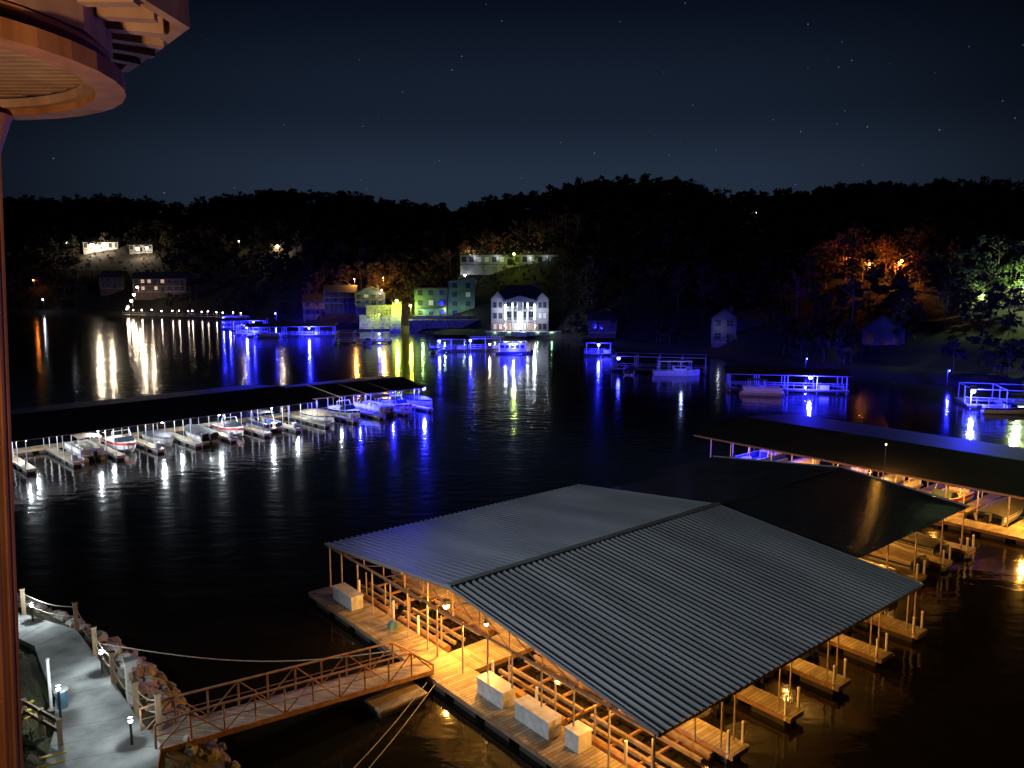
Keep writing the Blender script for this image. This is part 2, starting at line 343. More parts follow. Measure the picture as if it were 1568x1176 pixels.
# ------------------------------------------------------------------ boats
def motorboat(L=6.5, B=2.4, stripe='navy', cover=None):
    mb = MB(); st = []
    N = 11
    for i in range(N):
        t = i/(N-1); x = -L/2+L*t
        g = B/2*(1-max(0,(t-.45)/.55)**2.2) if t > .45 else B/2*(.94+.06*t/.45)
        g = max(g, .03); c_ = g*.8; zg = .85+.28*t**2; zk = -.25+.45*max(0,(t-.6)/.4)**2; zc = zk+.28+.15*t
        zf = .2 if t < .62 else zg-.02; gi = max(g-.16, .01)
        st.append([(x,g,zg),(x,g*.985,zg-.28),(x,c_,zc),(x,0,zk),(x,-c_,zc),(x,-g*.985,zg-.28),(x,-g,zg),(x,-gi,zg+.01),(x,-gi*.95,zf+.0),(x,gi*.95,zf),(x,gi,zg+.01)])
    n = len(st[0])
    for i in range(N-1):
        for j in range(n):
            a, b_ = st[i][j], st[i][(j+1) % n]; c_, d = st[i+1][(j+1) % n], st[i+1][j]
            mb.add([a,b_,c_,d], [(0,1,2,3)], stripe if j in (0,5) else 'white')
    mb.add(st[0], [tuple(range(n))], 'white')
    if cover:
        pr = []
        for i in range(N):
            t = i/(N-1); x = st[i][0][0]; g = st[i][0][1]+.03; z = st[i][0][2]+.02; h = .55*math.sin(math.pi*min(1,max(0.02,(t+.1)/1.1)))**.7
            pr.append([(x,g,z-.12),(x,g*.9,z+h*.35),(x,g*.45,z+h*.85),(x,0,z+h),(x,-g*.45,z+h*.85),(x,-g*.9,z+h*.35),(x,-g,z-.12)])
        for i in range(N-1):
            for j in range(6): mb.add([pr[i][j],pr[i][j+1],pr[i+1][j+1],pr[i+1][j]], [(0,1,2,3)], cover)
        mb.add(pr[0], [tuple(range(7))], cover)
    else:
        x = L*.1
        mb.add([(x+.5,-B*.36,1.0),(x+.5,B*.36,1.0),(x+.05,B*.33,1.5),(x+.05,-B*.33,1.5)], [(0,1,2,3)], 'glass')
        for s_ in (-1,1):
            mb.add([(x+.5,s_*B*.36,1.0),(x-.7,s_*B*.43,.98),(x-.5,s_*B*.4,1.35),(x+.05,s_*B*.33,1.5)], [(0,1,2,3)], 'glass')
            mb.box(x-.5, s_*B*.22, .55, .55, .5, .5, 'vinyl'); mb.box(x-.82, s_*B*.22, .95, .14, .5, .55, 'vinyl')
        mb.box(-L*.38, 0, .5, .7, B*.7, .5, 'vinyl'); mb.box(-L*.38-.4, 0, .85, .16, B*.7, .4, 'vinyl')
        for s_ in (-1,1): mb.cyl((x-.9,s_*B*.44,.95),(x-1.3,s_*B*.4,2.0),.035,.035,6,'alu')
        mb.cyl((x-1.3,-B*.4,2.0),(x-1.3,B*.4,2.0),.035,.035,6,'alu')
    mb.box(-L/2-.3, 0, .75, .5, .42, .6, 'blackc'); mb.box(-L/2-.22, 0, .1, .2, .18, 1.0, 'blackc')
    return mb.mesh('motorboat')
def pontoon(L=7.5, B=2.5, fence='white', canopy='tan'):
    mb = MB()
    for s_ in (-1,1):
        mb.cyl((-L/2,s_*B*.36,.12),(L/2-.8,s_*B*.36,.12), .3, .3, 12, 'alu'); mb.cyl((L/2-.8,s_*B*.36,.12),(L/2,s_*B*.36,.3), .3, .05, 12, 'alu')
    mb.box(0,0,.52,L-.4,B,.12,'alu'); mb.box(0,0,.59,L-.5,B-.1,.03,'tan')
    for s_ in (-1,1):
        mb.box(0,s_*(B/2-.05),.95,L-1.4,.03,.55,fence); mb.bar((-L/2+.6,s_*(B/2-.05),1.28),(L/2-.7,s_*(B/2-.05),1.28),.05,.05,'alu')
        mb.box(-L*.3,s_*B*.28,.85,1.6,.6,.45,'vinyl'); mb.box(L*.26,s_*B*.3,.85,1.8,.55,.45,'vinyl'); mb.box(-L*.3,s_*(B*.28+.2),1.2,1.6,.14,.4,'vinyl')
        for xx in (-L*.3,L*.08): mb.cyl((xx,s_*(B/2-.08),1.25),(xx*.8-.2,s_*(B/2-.1),2.45),.025,.025,6,'alu')
    mb.box(L/2-.7,B*.3,.95,.03,B*.4,.55,fence); mb.box(L/2-.7,-B*.3,.95,.03,B*.4,.55,fence); mb.box(-L/2+.6,0,.95,.03,B-.1,.55,fence)
    mb.box(-.1,B*.2,1.05,.5,.7,.8,fence); mb.box(-.9,B*.2,1.0,.5,.55,.8,'vinyl')
    xs = np.linspace(-L*.34,L*.1,7)
    for i in range(6):
        z = lambda x: 2.5+.12*math.sin(math.pi*(x+L*.34)/(L*.44))
        mb.add([(xs[i],-B/2,z(xs[i])-.08),(xs[i],0,z(xs[i])+.05),(xs[i],B/2,z(xs[i])-.08),(xs[i+1],B/2,z(xs[i+1])-.08),(xs[i+1],0,z(xs[i+1])+.05),(xs[i+1],-B/2,z(xs[i+1])-.08)], [(0,1,4,5),(1,2,3,4)], canopy)
    mb.box(-L/2-.1,0,.8,.5,.4,.6,'blackc'); mb.box(-L/2-.05,0,.1,.2,.16,1.,'blackc')
    return mb.mesh('pontoon_boat')
BO = [(motorboat(6.8,2.4,'navy'),'motorboat'),(motorboat(6.5,2.4,'red'),'motorboat'),(motorboat(7.2,2.5,'blackc','tan'),'motorboat'),
      (motorboat(6.6,2.4,'white','blackc'),'motorboat'),(pontoon(7.4,2.5,'white','tan'),'pontoon_boat'),(pontoon(7.0,2.5,'navy','blackc'),'pontoon_boat')]
def w_of(parent, x, y, z): return (Matrix.Translation(parent.location) @ Matrix.Rotation(parent.rotation_euler.z,4,'Z')) @ Vector((x,y,z))
def boat(k, x, y, rz, parent=None, z=0.05, sc=1):
    me, nm = BO[k]
    if parent is not None: return place(me, nm, None, w_of(parent,x,y,z), rz+parent.rotation_euler.z, sc)
    return place(me, nm, None, (x,y,z), rz, sc)

# ------------------------------------------------------------------ dock helpers
def corr(mb, a0, a1, ye, yr, ze, zr, per, amp, m):
    """ribbed sheet, ribs run eave->ridge, repeated along x"""
    n = int(round((a1-a0)/per))*6; vs = []; fs = []
    for i in range(n+1):
        x = a0+(a1-a0)*i/n; ph = (i % 6)
        dz = amp*[-.85,-.85,-.1,1,.75,-.4][ph]
        vs += [(x,ye,ze+dz),(x,yr,zr+dz)]
    for i in range(n):
        fs.append((2*i,2*i+1,2*i+3,2*i+2) if ye > yr else (2*i,2*i+2,2*i+3,2*i+1))
    mb.add(vs, fs, m)
def walkway(mb, x0, x1, y0, y1, z=.55, m='deck', skirt='rust'):
    cx, cy = (x0+x1)/2, (y0+y1)/2; lx, ly = abs(x1-x0), abs(y1-y0)
    mb.box(cx,cy,z-.03,lx,ly,.06,m); mb.box(cx,cy,z-.16,lx-.06,ly-.06,.2,skirt)
def floats(mb, x0, x1, y0, y1):
    lx, ly = abs(x1-x0), abs(y1-y0)
    if lx > ly:
        x = x0+.3
        while x+1.8 < x1+.01: mb.box(x+.9,(y0+y1)/2,.04,1.7,ly-.1,.5,'float'); x += 2.4
    else:
        y = min(y0,y1)+.3
        while y+1.8 < max(y0,y1)+.01: mb.box((x0+x1)/2,y+.9,.04,lx-.1,1.7,.5,'float'); y += 2.4
def slab(mb,p,m,th=.06):
    q_ = [(x,y,z-th) for x,y,z in p]; n=len(p)
    mb.add(list(p)+q_, [tuple(range(n)),tuple(range(n,2*n))[::-1]]+[(i,i+n,(i+1)%n+n,(i+1)%n) for i in range(n)], m)

# ================================================================== MAIN DOCK
ang = math.atan2(.638,.77)
D = empty('covered_boat_dock', (-11.7,47.5,0), ang)
def zr(n, n0, n1, ze=3.3, zp=4.72):
    mid = (n0+n1)/2; return zp-(zp-ze)*abs(n-mid)/((n1-n0)/2)
mb = MB()
corr(mb, 0, 22.2, 0, -13.4, 3.3, 4.72, .40, .07, 'roofmetal'); corr(mb, 0, 22.2, -26.8, -13.4, 3.3, 4.72, .40, .07, 'roofmetal')
mb.bar((0,-13.4,4.82),(22.2,-13.4,4.82),.36,.05,'roofmetal')
mb.bar((-.02,0,3.3),(-.02,-13.4,4.74),.06,.14,'roofmetal'); mb.bar((-.02,-13.4,4.74),(-.02,-26.8,3.3),.06,.14,'roofmetal')
mb.obj('ribbed_roof', D)
mb = MB()
zz = lambda n: 4.70-.106*abs(n-13.4)
corr(mb, 22.25, 38.4, -3, -13.4, zz(3)-.05, 4.66, .33, .02, 'roofdark'); corr(mb, 22.25, 38.4, -23.0, -13.4, zz(23)-.05, 4.66, .33, .02, 'roofdark')
corr(mb, 30, 38.4, -1.1, -3.0, zz(1.1)-.05, zz(3)-.05, .33, .02, 'roofdark')
mb.bar((22.3,-13.4,4.70),(38.4,-13.4,4.70),.4,.04,'roofdark'); mb.bar((38.42,-1.1,zz(1.1)),(38.42,-13.4,4.7),.05,.12,'roofmetal'); mb.bar((38.42,-13.4,4.7),(38.42,-23,zz(23)),.05,.12,'roofmetal')
mb.obj('dark_roof', D)
mb = MB()
for a in (.25,4.9,9.2,13.4,17.7,21.9):
    for s_ in (0,1):
        y0 = 0.1 if s_ == 0 else 26.7
        mb.bar((a,-y0,3.12),(a,-13.4,4.52),.08,.16,'rust')
    mb.bar((a,-.2,3.07),(a,-26.6,3.07),.07,.12,'rust')
    for k in range(1,12):
        n_ = 26.8*k/12; mb.bar((a,-n_,3.1),(a,-n_,zr(n_,0,26.8)-.24),.05,.05,'rust')
        n2_ = n_+2.2 if n_ < 13 else n_-2.2
        mb.bar((a,-n_,3.1),(a,-n2_,zr(n2_,0,26.8)-.26),.04,.04,'rust')
for a in (25.5,30,34,38.1):
    for y0 in (3.1,22.9): mb.bar((a,-y0,zz(y0)-.15),(a,-13.4,4.5),.08,.14,'rust')
    mb.bar((a,-3.1,3.2),(a,-22.9,3.2),.07,.12,'rust')
for n_ in (.15,4.4,8.8,13.4,18,22.4,26.65): mb.bar((0.1,-n_,zr(n_,0,26.8)-.2),(22.1,-n_,zr(n_,0,26.8)-.2),.08,.12,'rust')
mb.obj('roof_frame', D)
mb = MB(); pf = MB()
for n_ in [.35,1.9,3.9,5.6,7.6,9.4,11.3,12.2,14.4,16.4,18.2,20.2,22.2,24.2,26.5]: pf.cyl((.12,-n_,.1),(.12,-n_,3.2), .045, .045, 6,'steel')
for a in (5.2,9.5,13.7,18,22.2):
    for n_ in (.4,3.5,7,11.9,14.7,18.5,22.5,26.2):
        for da in (-.45,.45): pf.cyl((a+da,-n_,0),(a+da,-n_,zr(n_,0,26.8)-.14), .045, .045, 6,'steel')
for a in (26.5,30.5,34.5,38):
    for n_ in (3.4,8,11.9,14.7,19,22.8): pf.cyl((a,-n_,0),(a,-n_,zz(n_)-.1), .05, .05, 6,'steel')
pf.obj('posts', D)
mb = MB(); fl = MB()
walkway(mb,-1.35,.75,-.2,-27.2,.56,'deckx'); floats(fl,-1.3,.7,-27.2,-.2)
walkway(mb,.76,43.9,-12.2,-14.5,.56,'deck'); floats(fl,.9,44,-14.4,-12.3)
for a in (5.2,9.5,13.7,18,22.2,26.5,30.5,34.5,38.5):
    r_ = 26.9 if a < 23 else 23.4; l_ = .1 if a < 23 else 3
    for y0,y1 in ((-14.52,-r_),(-12.18,-l_)):
        walkway(mb,a-.6,a+.6,y0,y1,.55,'deckx'); floats(fl,a-.55,a+.55,min(y0,y1),max(y0,y1))
mb.obj('decking', D); fl.obj('floats', D)
def lift(n0, n1, a=2.95):
    mb = MB()
    for da in (-1.15,-.55,.55,1.15): mb.bar((a+da,-n0,.46),(a+da,-n1,.46),.16,.16,'post')
    k = n0+.4
    while k < n1: mb.bar((a-1.45,-k,.32),(a+1.45,-k,.32),.12,.1,'rust'); k += 1.6
    for da in (-1.5,1.5): mb.cyl((a+da,-n0-.2,.16),(a+da,-n1+.2,.16),.22,.22,10,'rust')
    for da in (-1.35,1.35):
        for nn in (n0+1,n1-1): mb.bar((a+da,-nn,.3),(a+da,-nn,1.7),.07,.07,'steel')
    mb.obj('boat_lift', None, tuple(D.location), ang)
lift(15.2,20.5); lift(21,26.2); lift(1.2,5.5); lift(6.2,11.4)
mb = MB()
for a in (5.2,9.5,13.7,18,22.2,26.5,30.5,34.5,38.5):
    r_ = 26.6 if a < 23 else 23.2
    for da in (-.52,.52):
        mb.cyl((a+da,-r_,.3),(a+da,-r_,1.45),.07,.07,8,'white'); mb.ball((a+da,-r_,1.45),.09,'white',8,4)
for n_ in (2.6,6.6,9.2,15.8,19,24.4): mb.cyl((.9,-n_,.2),(.9,-n_,1.5),.07,.07,8,'white')
mb.obj('edge_stakes', D)
def dockbox(parent,a,n_,L=1.9,rz=math.pi/2):
    mb = MB(); mb.box(0,0,.36,L,.75,.72,'boxw'); mb.box(0,-.0,.78,L+.08,.83,.1,'boxw'); mb.box(0,-.39,.6,.12,.03,.12,'steel')
    mb.box(0,0,.02,L-.1,.6,.04,'rust'); mb.box(-L*.3,.39,.75,.1,.04,.08,'steel'); mb.box(L*.3,.39,.75,.1,.04,.08,'steel')
    mb.obj('dock_box', None, w_of(parent,a,-n_,.57), rz+parent.rotation_euler.z)
dockbox(D,-.25,3.3,2.3); dockbox(D,-.1,17.3); dockbox(D,-.1,20.2,2.2); dockbox(D,.2,22.4,.8)
mb = MB(); mb.cyl((-.2,-8.2,.95),(-.2,-8.5,.95),.28,.28,14,'bluebin'); mb.bar((-.2,-8.35,.56),(-.2,-8.35,.95),.08,.3,'steel'); mb.obj('hose_reel',None,tuple(D.location),ang)
for a,n_,p in ((.9,11.9,1300),(1.2,14.9,850),(3.2,20.5,750),(3.0,6.5,650),(7.5,13.3,600),(11.5,21.5,600),(15,13.3,500),(16,22.5,600),(20.5,20.5,600),(24.5,19,600),(30,15,600),(36,18.5,900),(35,8,350),(1.0,25,550),(7,24,450)):
    fixture(D, a, -n_, 2.95, 'e_orange', p, .1 if a > 1 else .16)
bt = [4,0,2,3,1]
for i,a in enumerate((7.4,11.6,15.9,20.1)):
    boat((2,5,2,0)[i], a, -20.4, math.pi/2, D, .05, .95); boat((5,3,0,2)[i], a, -6.2, -math.pi/2, D)
for i,a in enumerate((28.5,32.5,36.5)): boat(bt[(i+1)%5], a, -18.6, math.pi/2, D); boat(bt[(i+3)%5], a, -8, -math.pi/2, D)

# ================================================================== RIGHT DOCK
D3 = empty('covered_boat_dock', (-11.7,47.5,0), ang)
mb = MB()
slab(mb,[(45.4,6.6,3.35),(45.4,-60,3.35),(54.5,-60,4.2),(54.5,6.6,4.2)],'roofblack'); slab(mb,[(54.51,6.6,4.2),(54.51,-60,4.2),(65,-60,3.3),(65,6.6,3.3)],'roofblack')
mb.obj('roof', D3)
mb = MB(); pf = MB(); fl = MB()
walkway(mb,43.95,45.9,6,-60,.56,'deckx'); floats(fl,44,45.8,-60,6)
y = 4.5; i = 0
while y > -58:
    walkway(mb,45.92,58,y,y-1.0,.55,'deck'); floats(fl,46,57.5,y-1,y)
    for x in (45.6,49.5,53.5,57.8):
        z = 3.3+.09*(x-45.4) if x < 54.5 else 4.1-.09*(x-54.5)
        pf.cyl((x,y-.1,0),(x,y-.1,z),.055,.055,6,'steel')
    pf.cyl((45.6,y-2.5,.5),(45.6,y-2.5,3.3),.045,.045,6,'steel')
    if y < -24: walkway(mb,39.5,43.93,y,y-1.2,.55,'deck'); floats(fl,39.6,43.9,y-1.2,y); [pf.cyl((39.7,y-.6+d,.3),(39.7,y-.6+d,1.4),.06,.06,6,'white') for d in (-.5,.5)]
    boat([5,2,0,4,1,3][i%6], 50.4, y-2.9, 0 if i%2 else math.pi, D3)
    y -= 4.6; i += 1
mb.obj('decking', D3); pf.obj('posts', D3); fl.obj('floats', D3)
mb = MB()
y = 6.4
while y > -59:
    mb.bar((45.5,y,3.22),(54.5,y,4.08),.08,.12,'rust'); y -= 4.6
mb.bar((45.5,6.5,3.2),(45.5,-60,3.2),.08,.14,'rust'); mb.obj('roof_frame', D3)
for x,y,p in ((48,-5,1300),(47,-10,1900),(48,-17,1500),(47,-24,1700),(48,-32,1600),(48,-40,1200),(44.5,-28,900)): fixture(D3,x,y,3.0,'e_orange',p,.11)
fixture(D3,48,1.0,2.9,'e_blue',6000,.11)
mb = MB(); mb.cyl((44.6,-14,0.5),(44.6,-14,6.0),.04,.035,8,'float'); mb.obj('lamp_post', D3); fixture(D3,44.6,-14,5.8,'e_orange',2600,.06)

# ================================================================== LEFT DOCK
angL = math.atan2(.704,.71)
DL = empty('covered_boat_dock', (-50,77,0), angL)
mb = MB()
slab(mb,[(-22,.6,3.3),(36,2.2,3.3),(36,12,4.35),(-22,12,4.35)],'roofblack'); slab(mb,[(-22,12.01,4.35),(36,12.01,4.35),(36,22,3.5),(-22,22,3.5)],'roofblack')
slab(mb,[(36.6,5.2,3.2),(54.5,2.6,3.2),(56,10,4.0),(36.6,12,4.0)],'roofblack'); slab(mb,[(36.6,12.01,4.0),(56,10.01,4.0),(57.5,18,3.3),(36.6,19,3.3)],'roofblack')
mb.obj('roof', DL)
mb = MB(); pf = MB(); fl = MB()
walkway(mb,-22,56,9.6,11.4,.56,'deck'); floats(fl,-22,56,9.7,11.3)
x = -20; i = 0
while x < 56:
    walkway(mb,x-.5,x+.5,-.6,9.58,.55,'deckx','alu'); floats(fl,x-.45,x+.45,-.5,9.5)
    for g in (-.3,2.8,6.5,9.6,12):
        for d in ((-.42,.42) if g < 4 else (0,)): pf.cyl((x+d,g,0),(x+d,g,3.3 if g < 10 else 4.1) if g > 0 else (x+d,g,1.7),.045,.045,6,'alu')
    mb.bar((x,2.6,3.2),(x,12,4.1),.08,.12,'steel')
    if i % 2 == 0: pf.box(x,.6,.85,.5,.5,.6,'boxw')
    if i % 7 != 5: boat([3,1,5,0,2,0,4,1,3][i%9], x+2.2, 5.2+random.uniform(-.8,.8), -math.pi/2 if i%3 else math.pi/2, DL, .05, random.uniform(.88,1.1))
    x += 4.3; i += 1
mb.bar((-22,1.2,3.17),(36,2.7,3.17),.08,.14,'steel'); mb.bar((36.6,5.3,3.07),(54.5,2.9,3.07),.08,.14,'steel')
mb.obj('decking', DL); pf.obj('posts', DL); fl.obj('floats', DL)
for x,g,p in ((-14,2.9,900),(-6,3,1100),(2,3,1500),(9,3,1100),(16,3.2,1600),(23,3.4,1300),(30,3.4,1600),(35,6,900),(42,6,350)): fixture(DL,x,g,2.9,'e_white',p,.1)
for x,g in ((26,13),(31,22),(12,8),(20,8),(4,8)): fixture(DL,x,g,3.2,'e_white',500,.1)
fixture(DL,55,3.4,2.9,'e_blue',20000,.24); fixture(DL,50,4.5,2.7,'e_blue',5000,.08); fixture(DL,44.5,5,2.7,'e_blue',3500,.08)

# ================================================================== GANGWAY
G = empty('gangway_bridge'); P0 = Vector((-13.9,28.0,2.3)); P1 = Vector((-4.4,37.0,.78)); dv = P1-P0
side = Vector((dv.y,-dv.x,0)).normalized()
def gp(t,s_,h): return P0+dv*t+side*(s_*.78)+Vector((0,0,h))
mb = MB(); mb.bar(gp(0,0,-.02),gp(1,0,-.02),1.45,.06,'deckx'); mb.obj('deck', G)
mb = MB(); NP = 10
for s_ in (-1,1):
    mb.bar(gp(0,s_,-.1),gp(1,s_,-.1),.12,.22,'rust')
    prev = None
    for k in range(NP+1):
        t = k/NP; h = 1.15 if 0 < k < NP else .25
        if k == 0: h = 1.0
        mb.cyl(gp(t,s_,-.05),gp(t,s_,h),.045,.045,6,'rust')
        if prev is not None:
            mb.cyl(gp((k-1)/NP,s_,prev),gp(t,s_,h),.05,.05,6,'rust'); mb.cyl(gp((k-1)/NP,s_,min(.55,prev)),gp(t,s_,min(.55,h)),.022,.022,5,'rust')
            if k % 2: mb.cyl(gp((k-1)/NP,s_,-.05),gp(t,s_,h),.032,.032,5,'rust')
            else: mb.cyl(gp((k-1)/NP,s_,prev),gp(t,s_,-.05),.032,.032,5,'rust')
        prev = h
for k in range(NP+1): mb.bar(gp(k/NP,-1,-.14),gp(k/NP,1,-.14),.07,.08,'rust')
mb.obj('truss_sides', G)
mb = MB(); mb.box(0,0,.35,2.6,1.4,.12,'deckx'); mb.box(0,0,.1,2.4,1.2,.4,'float'); mb.obj('landing_float', None, (-5.4,34.6,0), ang)
mb = MB()
for p0,p1 in (((-4.1,35.5,.6),(-6.7,29.2,0)),((-3.7,35.3,.6),(-6.5,28.0,0))):
    for k in range(8):
        f = lambda t: Vector(p0).lerp(Vector(p1),t)-Vector((0,0,.25*math.sin(math.pi*t)))*.6
        mb.cyl(f(k/8),f((k+1)/8),.022,.022,5,'rope')
mb.obj('mooring_rope')
mb = MB()
a_, b_ = Vector((-19.4,34.9,2.9)), Vector((-5.2,37.6,1.3))
for k in range(16):
    f = lambda t: a_.lerp(b_,t)-Vector((0,0,.8*math.sin(math.pi*t)))
    mb.cyl(f(k/16),f((k+1)/16),.03,.03,5,'rope')
mb.obj('mooring_cable')

# ================================================================== NEAR SHORE
SH = [(-90,70),(-60,60),(-40,51),(-31,45.5),(-26,43),(-21,39.7),(-17.1,36.3),(-15.5,34),(-13.8,31.9),(-11.3,29.4),(-9.5,24),(-8,15),(-7,0),(-7,-40)]
def shore_d(x,y):
    best = 1e9; sg = 1
    for (x0,y0),(x1,y1) in zip(SH[:-1],SH[1:]):
        dx,dy = x1-x0,y1-y0; t = max(0,min(1,((x-x0)*dx+(y-y0)*dy)/(dx*dx+dy*dy))); px,py = x0+t*dx,y0+t*dy
        d = math.hypot(x-px,y-py)
        if d < best: best = d; sg = 1 if (dx*(y-y0)-dy*(x-x0)) < 0 else -1
    return best*sg
def lz(x,y):
    d = shore_d(x,y)
    if d < 0: return max(-1.5,d*.7)
    z = 2.15*min(1,d/2.0)**.8
    if d > 5.5: z += (d-5.5)*.10
    return z+vn(x,y,.5)*.12
mb = MB(); vs = []; fs = []; nx, ny = 110, 120
for i in range(nx):
    for j in range(ny):
        x = -80+ 76*(i/(nx-1))**.7; y = -30+100*(j/(ny-1)); vs.append((x,y,lz(x,y)))
for i in range(nx-1):
    for j in range(ny-1): fs.append((i*ny+j,(i+1)*ny+j,(i+1)*ny+j+1,i*ny+j+1))
mb.add(vs,fs,'grass'); mb.obj('shore_ground', smooth=True)
RE = [(-27.5,40.3),(-25.6,39.3),(-21.9,37.5),(-19.4,34.7),(-17.3,32.2),(-15.2,29.7),(-13.3,27.7),(-12.4,25),(-11.8,20)]
LE = [(-27.6,38.3),(-25.4,37.3),(-22.9,35.7),(-21.0,33.2),(-19.2,31),(-17.9,28.7),(-17.0,26.5),(-16.4,24),(-15.8,19)]
mb = MB()
for i in range(len(RE)-1):
    for j in range(2):
        t0,t1 = j/2+.004,(j+1)/2-.004
        L = lambda A,B,t: (A[0]*(1-t)+B[0]*t, A[1]*(1-t)+B[1]*t, 2.36)
        slab(mb,[L(LE[i],LE[i+1],t0),L(RE[i],RE[i+1],t0),L(RE[i],RE[i+1],t1),L(LE[i],LE[i+1],t1)],'concrete',.5)
mb.obj('lakeside_path')
mb = MB()
for k in range(5): mb.box(-17.0+.25*k,27.0-.55*k,2.38,.9,.12,.05,'yellow',rz=.5)
for k in range(3): mb.box(-19.6+.35*k,29.6-.5*k,2.9,.7,.1,.05,'yellow',rz=.9)
mb.obj('painted_step_edges')
fp = [(-27.3,40.2),(-25.6,39.3),(-21.9,37.6),(-19.5,34.8),(-17.4,32.3),(-15.2,29.8),(-13.9,28.9)]
F = empty('rope_fence'); mb = MB()
for i,(x,y) in enumerate(fp):
    mb.box(x,y,2.95,.2,.2,1.5,'post',rz=.6); mb.box(x,y,3.74,.26,.26,.07,'post',rz=.6)
    if i:
        for hh in (3.5,3.0):
            A = Vector((*fp[i-1],hh)); B = Vector((x,y,hh))
            for k in range(8):
                f = lambda t: A.lerp(B,t)-Vector((0,0,.22*math.sin(math.pi*t)))
                mb.cyl(f(k/8),f((k+1)/8),.022,.022,5,'rope')
mb.obj('posts_and_rope', F)
def bollard(x,y,h=.5,p=60):
    e = empty('path_light',(x,y,2.36)); mb = MB(); mb.cyl((0,0,0),(0,0,h),.05,.05,8,'float'); mb.cyl((0,0,h+.14),(0,0,h+.2),.12,.09,10,'float'); mb.ball((0,0,h+.07),.08,'e_white'); mb.obj('bollard',e)
    plight((.0,0,h+.35),p,(.85,.97,1),.05,e)
bollard(-24.6,38.4,.8,190); bollard(-18.3,33.1,.9,140); bollard(-18.0,29.3,1.3,130); bollard(-14.4,27.7,.9,100)
mb = MB(); mb.box(0,0,.95,.42,.42,1.9,'white'); mb.box(0,0,1.93,.5,.5,.08,'boxw'); mb.box(0,-.22,1.3,.25,.03,.35,'steel'); mb.box(0,0,.04,.6,.6,.08,'concrete'); mb.obj('power_pedestal',None,(-15.9,30.9,2.2),.6)
mb = MB(); mb.cyl((0,0,0),(0,0,2.2),.06,.06,10,'white'); mb.ball((0,0,2.2),.08,'white'); mb.cyl((0,0,0),(0,0,.05),.15,.15,10,'steel'); mb.obj('signal_post',None,(-18.9,30.2,2.3))
mb = MB(); mb.cyl((0,0,0),(0,0,.75),.2,.24,14,'bluebin'); mb.cyl((0,0,.75),(0,0,.83),.26,.22,14,'boxw'); mb.obj('trash_can',None,(-18.5,30.3,2.36))
mb = MB()
for x,y in ((-19.3,29.1),(-18.2,28.4),(-17.1,27.7)): mb.box(x,y,2.85,.18,.18,1.1,'post',rz=.5)
mb.bar((-19.3,29.1,3.3),(-17.1,27.7,3.3),.08,.16,'post'); mb.bar((-19.3,29.1,2.9),(-17.1,27.7,2.9),.08,.16,'post'); mb.obj('timber_guard_rail')
mb = MB()
for k in range(460):
    i = random.randrange(3,len(SH)-5); t = random.random(); x = SH[i][0]*(1-t)+SH[i+1][0]*t; y = SH[i][1]*(1-t)+SH[i+1][1]*t
    off = random.uniform(-.5,1.9); dx,dy = SH[i+1][0]-SH[i][0],SH[i+1][1]-SH[i][1]; L_ = math.hypot(dx,dy); x += dy/L_*off; y += -dx/L_*off
    r_ = random.uniform(.12,.45); o = len(mb.v); mb.ball((x,y,lz(x,y)+r_*.2),r_,'rock',8,5,random.uniform(.55,.9))
    for q_ in range(o,len(mb.v)):
        v = Vector(mb.v[q_]); c_ = Vector((x,y,lz(x,y))); nn = noise.noise(v*2.2+Vector((k,0,0)))*.8+noise.cell(v*1.6)*.25
        mb.v[q_] = tuple(c_+(v-c_)*(1+nn*.55))
mb.obj('riprap_rocks')
V=[];Fq=[];n=0
for k in range(6500):
    x = random.uniform(-34,-9); y = random.uniform(14,46); d = shore_d(x,y)
    if d < 1.2: continue
    inside = False
    for i in range(len(RE)-1):
        y0_,y1_ = min(RE[i][1],RE[i+1][1],LE[i][1],LE[i+1][1]),max(RE[i][1],RE[i+1][1],LE[i][1],LE[i+1][1])
        if y0_ <= y <= y1_ and min(LE[i][0],LE[i+1][0])-.1 < x < max(RE[i][0],RE[i+1][0])+.1: inside = True
    if inside: continue
    z = lz(x,y)
    for _ in range(3):
        a = random.uniform(0,6.28); h = random.uniform(.1,.3); wv = .03; bx,by = x+random.gauss(0,.1),y+random.gauss(0,.1); lx,ly = random.gauss(0,.08),random.gauss(0,.08)
        V += [(bx-wv*math.cos(a),by-wv*math.sin(a),z-.02),(bx+wv*math.cos(a),by+wv*math.sin(a),z-.02),(bx+lx+.008,by+ly,z+h),(bx+lx-.008,by+ly,z+h)]; Fq.append((n,n+1,n+2,n+3)); n += 4
place(np_mesh('grass',np.array(V),np.array(Fq),np.zeros(len(Fq)),['leafgreen']),'grass')

# added floodlight and mast, out of view, put in to light the near roof
FL = empty('added_floodlight_mast',(-31,14,0)); mb = MB(); mb.cyl((0,0,0),(0,0,19.6),.22,.12,12,'steel'); mb.box(0,0,19.7,1.0,.3,.2,'steel',rz=.7); mb.box(.25,.35,19.9,.6,.5,.5,'steel',rz=.7); mb.obj('mast',FL)
sp = bpy.data.lights.new('added_flood_beam','SPOT'); sp.energy = 24000; sp.color = (.88,.96,1.0); sp.spot_size = math.radians(44); sp.spot_blend = .7; sp.shadow_soft_size = .25
spo = bpy.data.objects.new('added_flood_beam',sp); COL.objects.link(spo); spo.location = (-30.2,14.9,19.8)
spo.rotation_euler = (Vector((6,42,4))-Vector(spo.location)).to_track_quat('-Z','Y').to_euler()
spo.parent = FL; spo.matrix_parent_inverse = Matrix.Translation((31,-14,0))

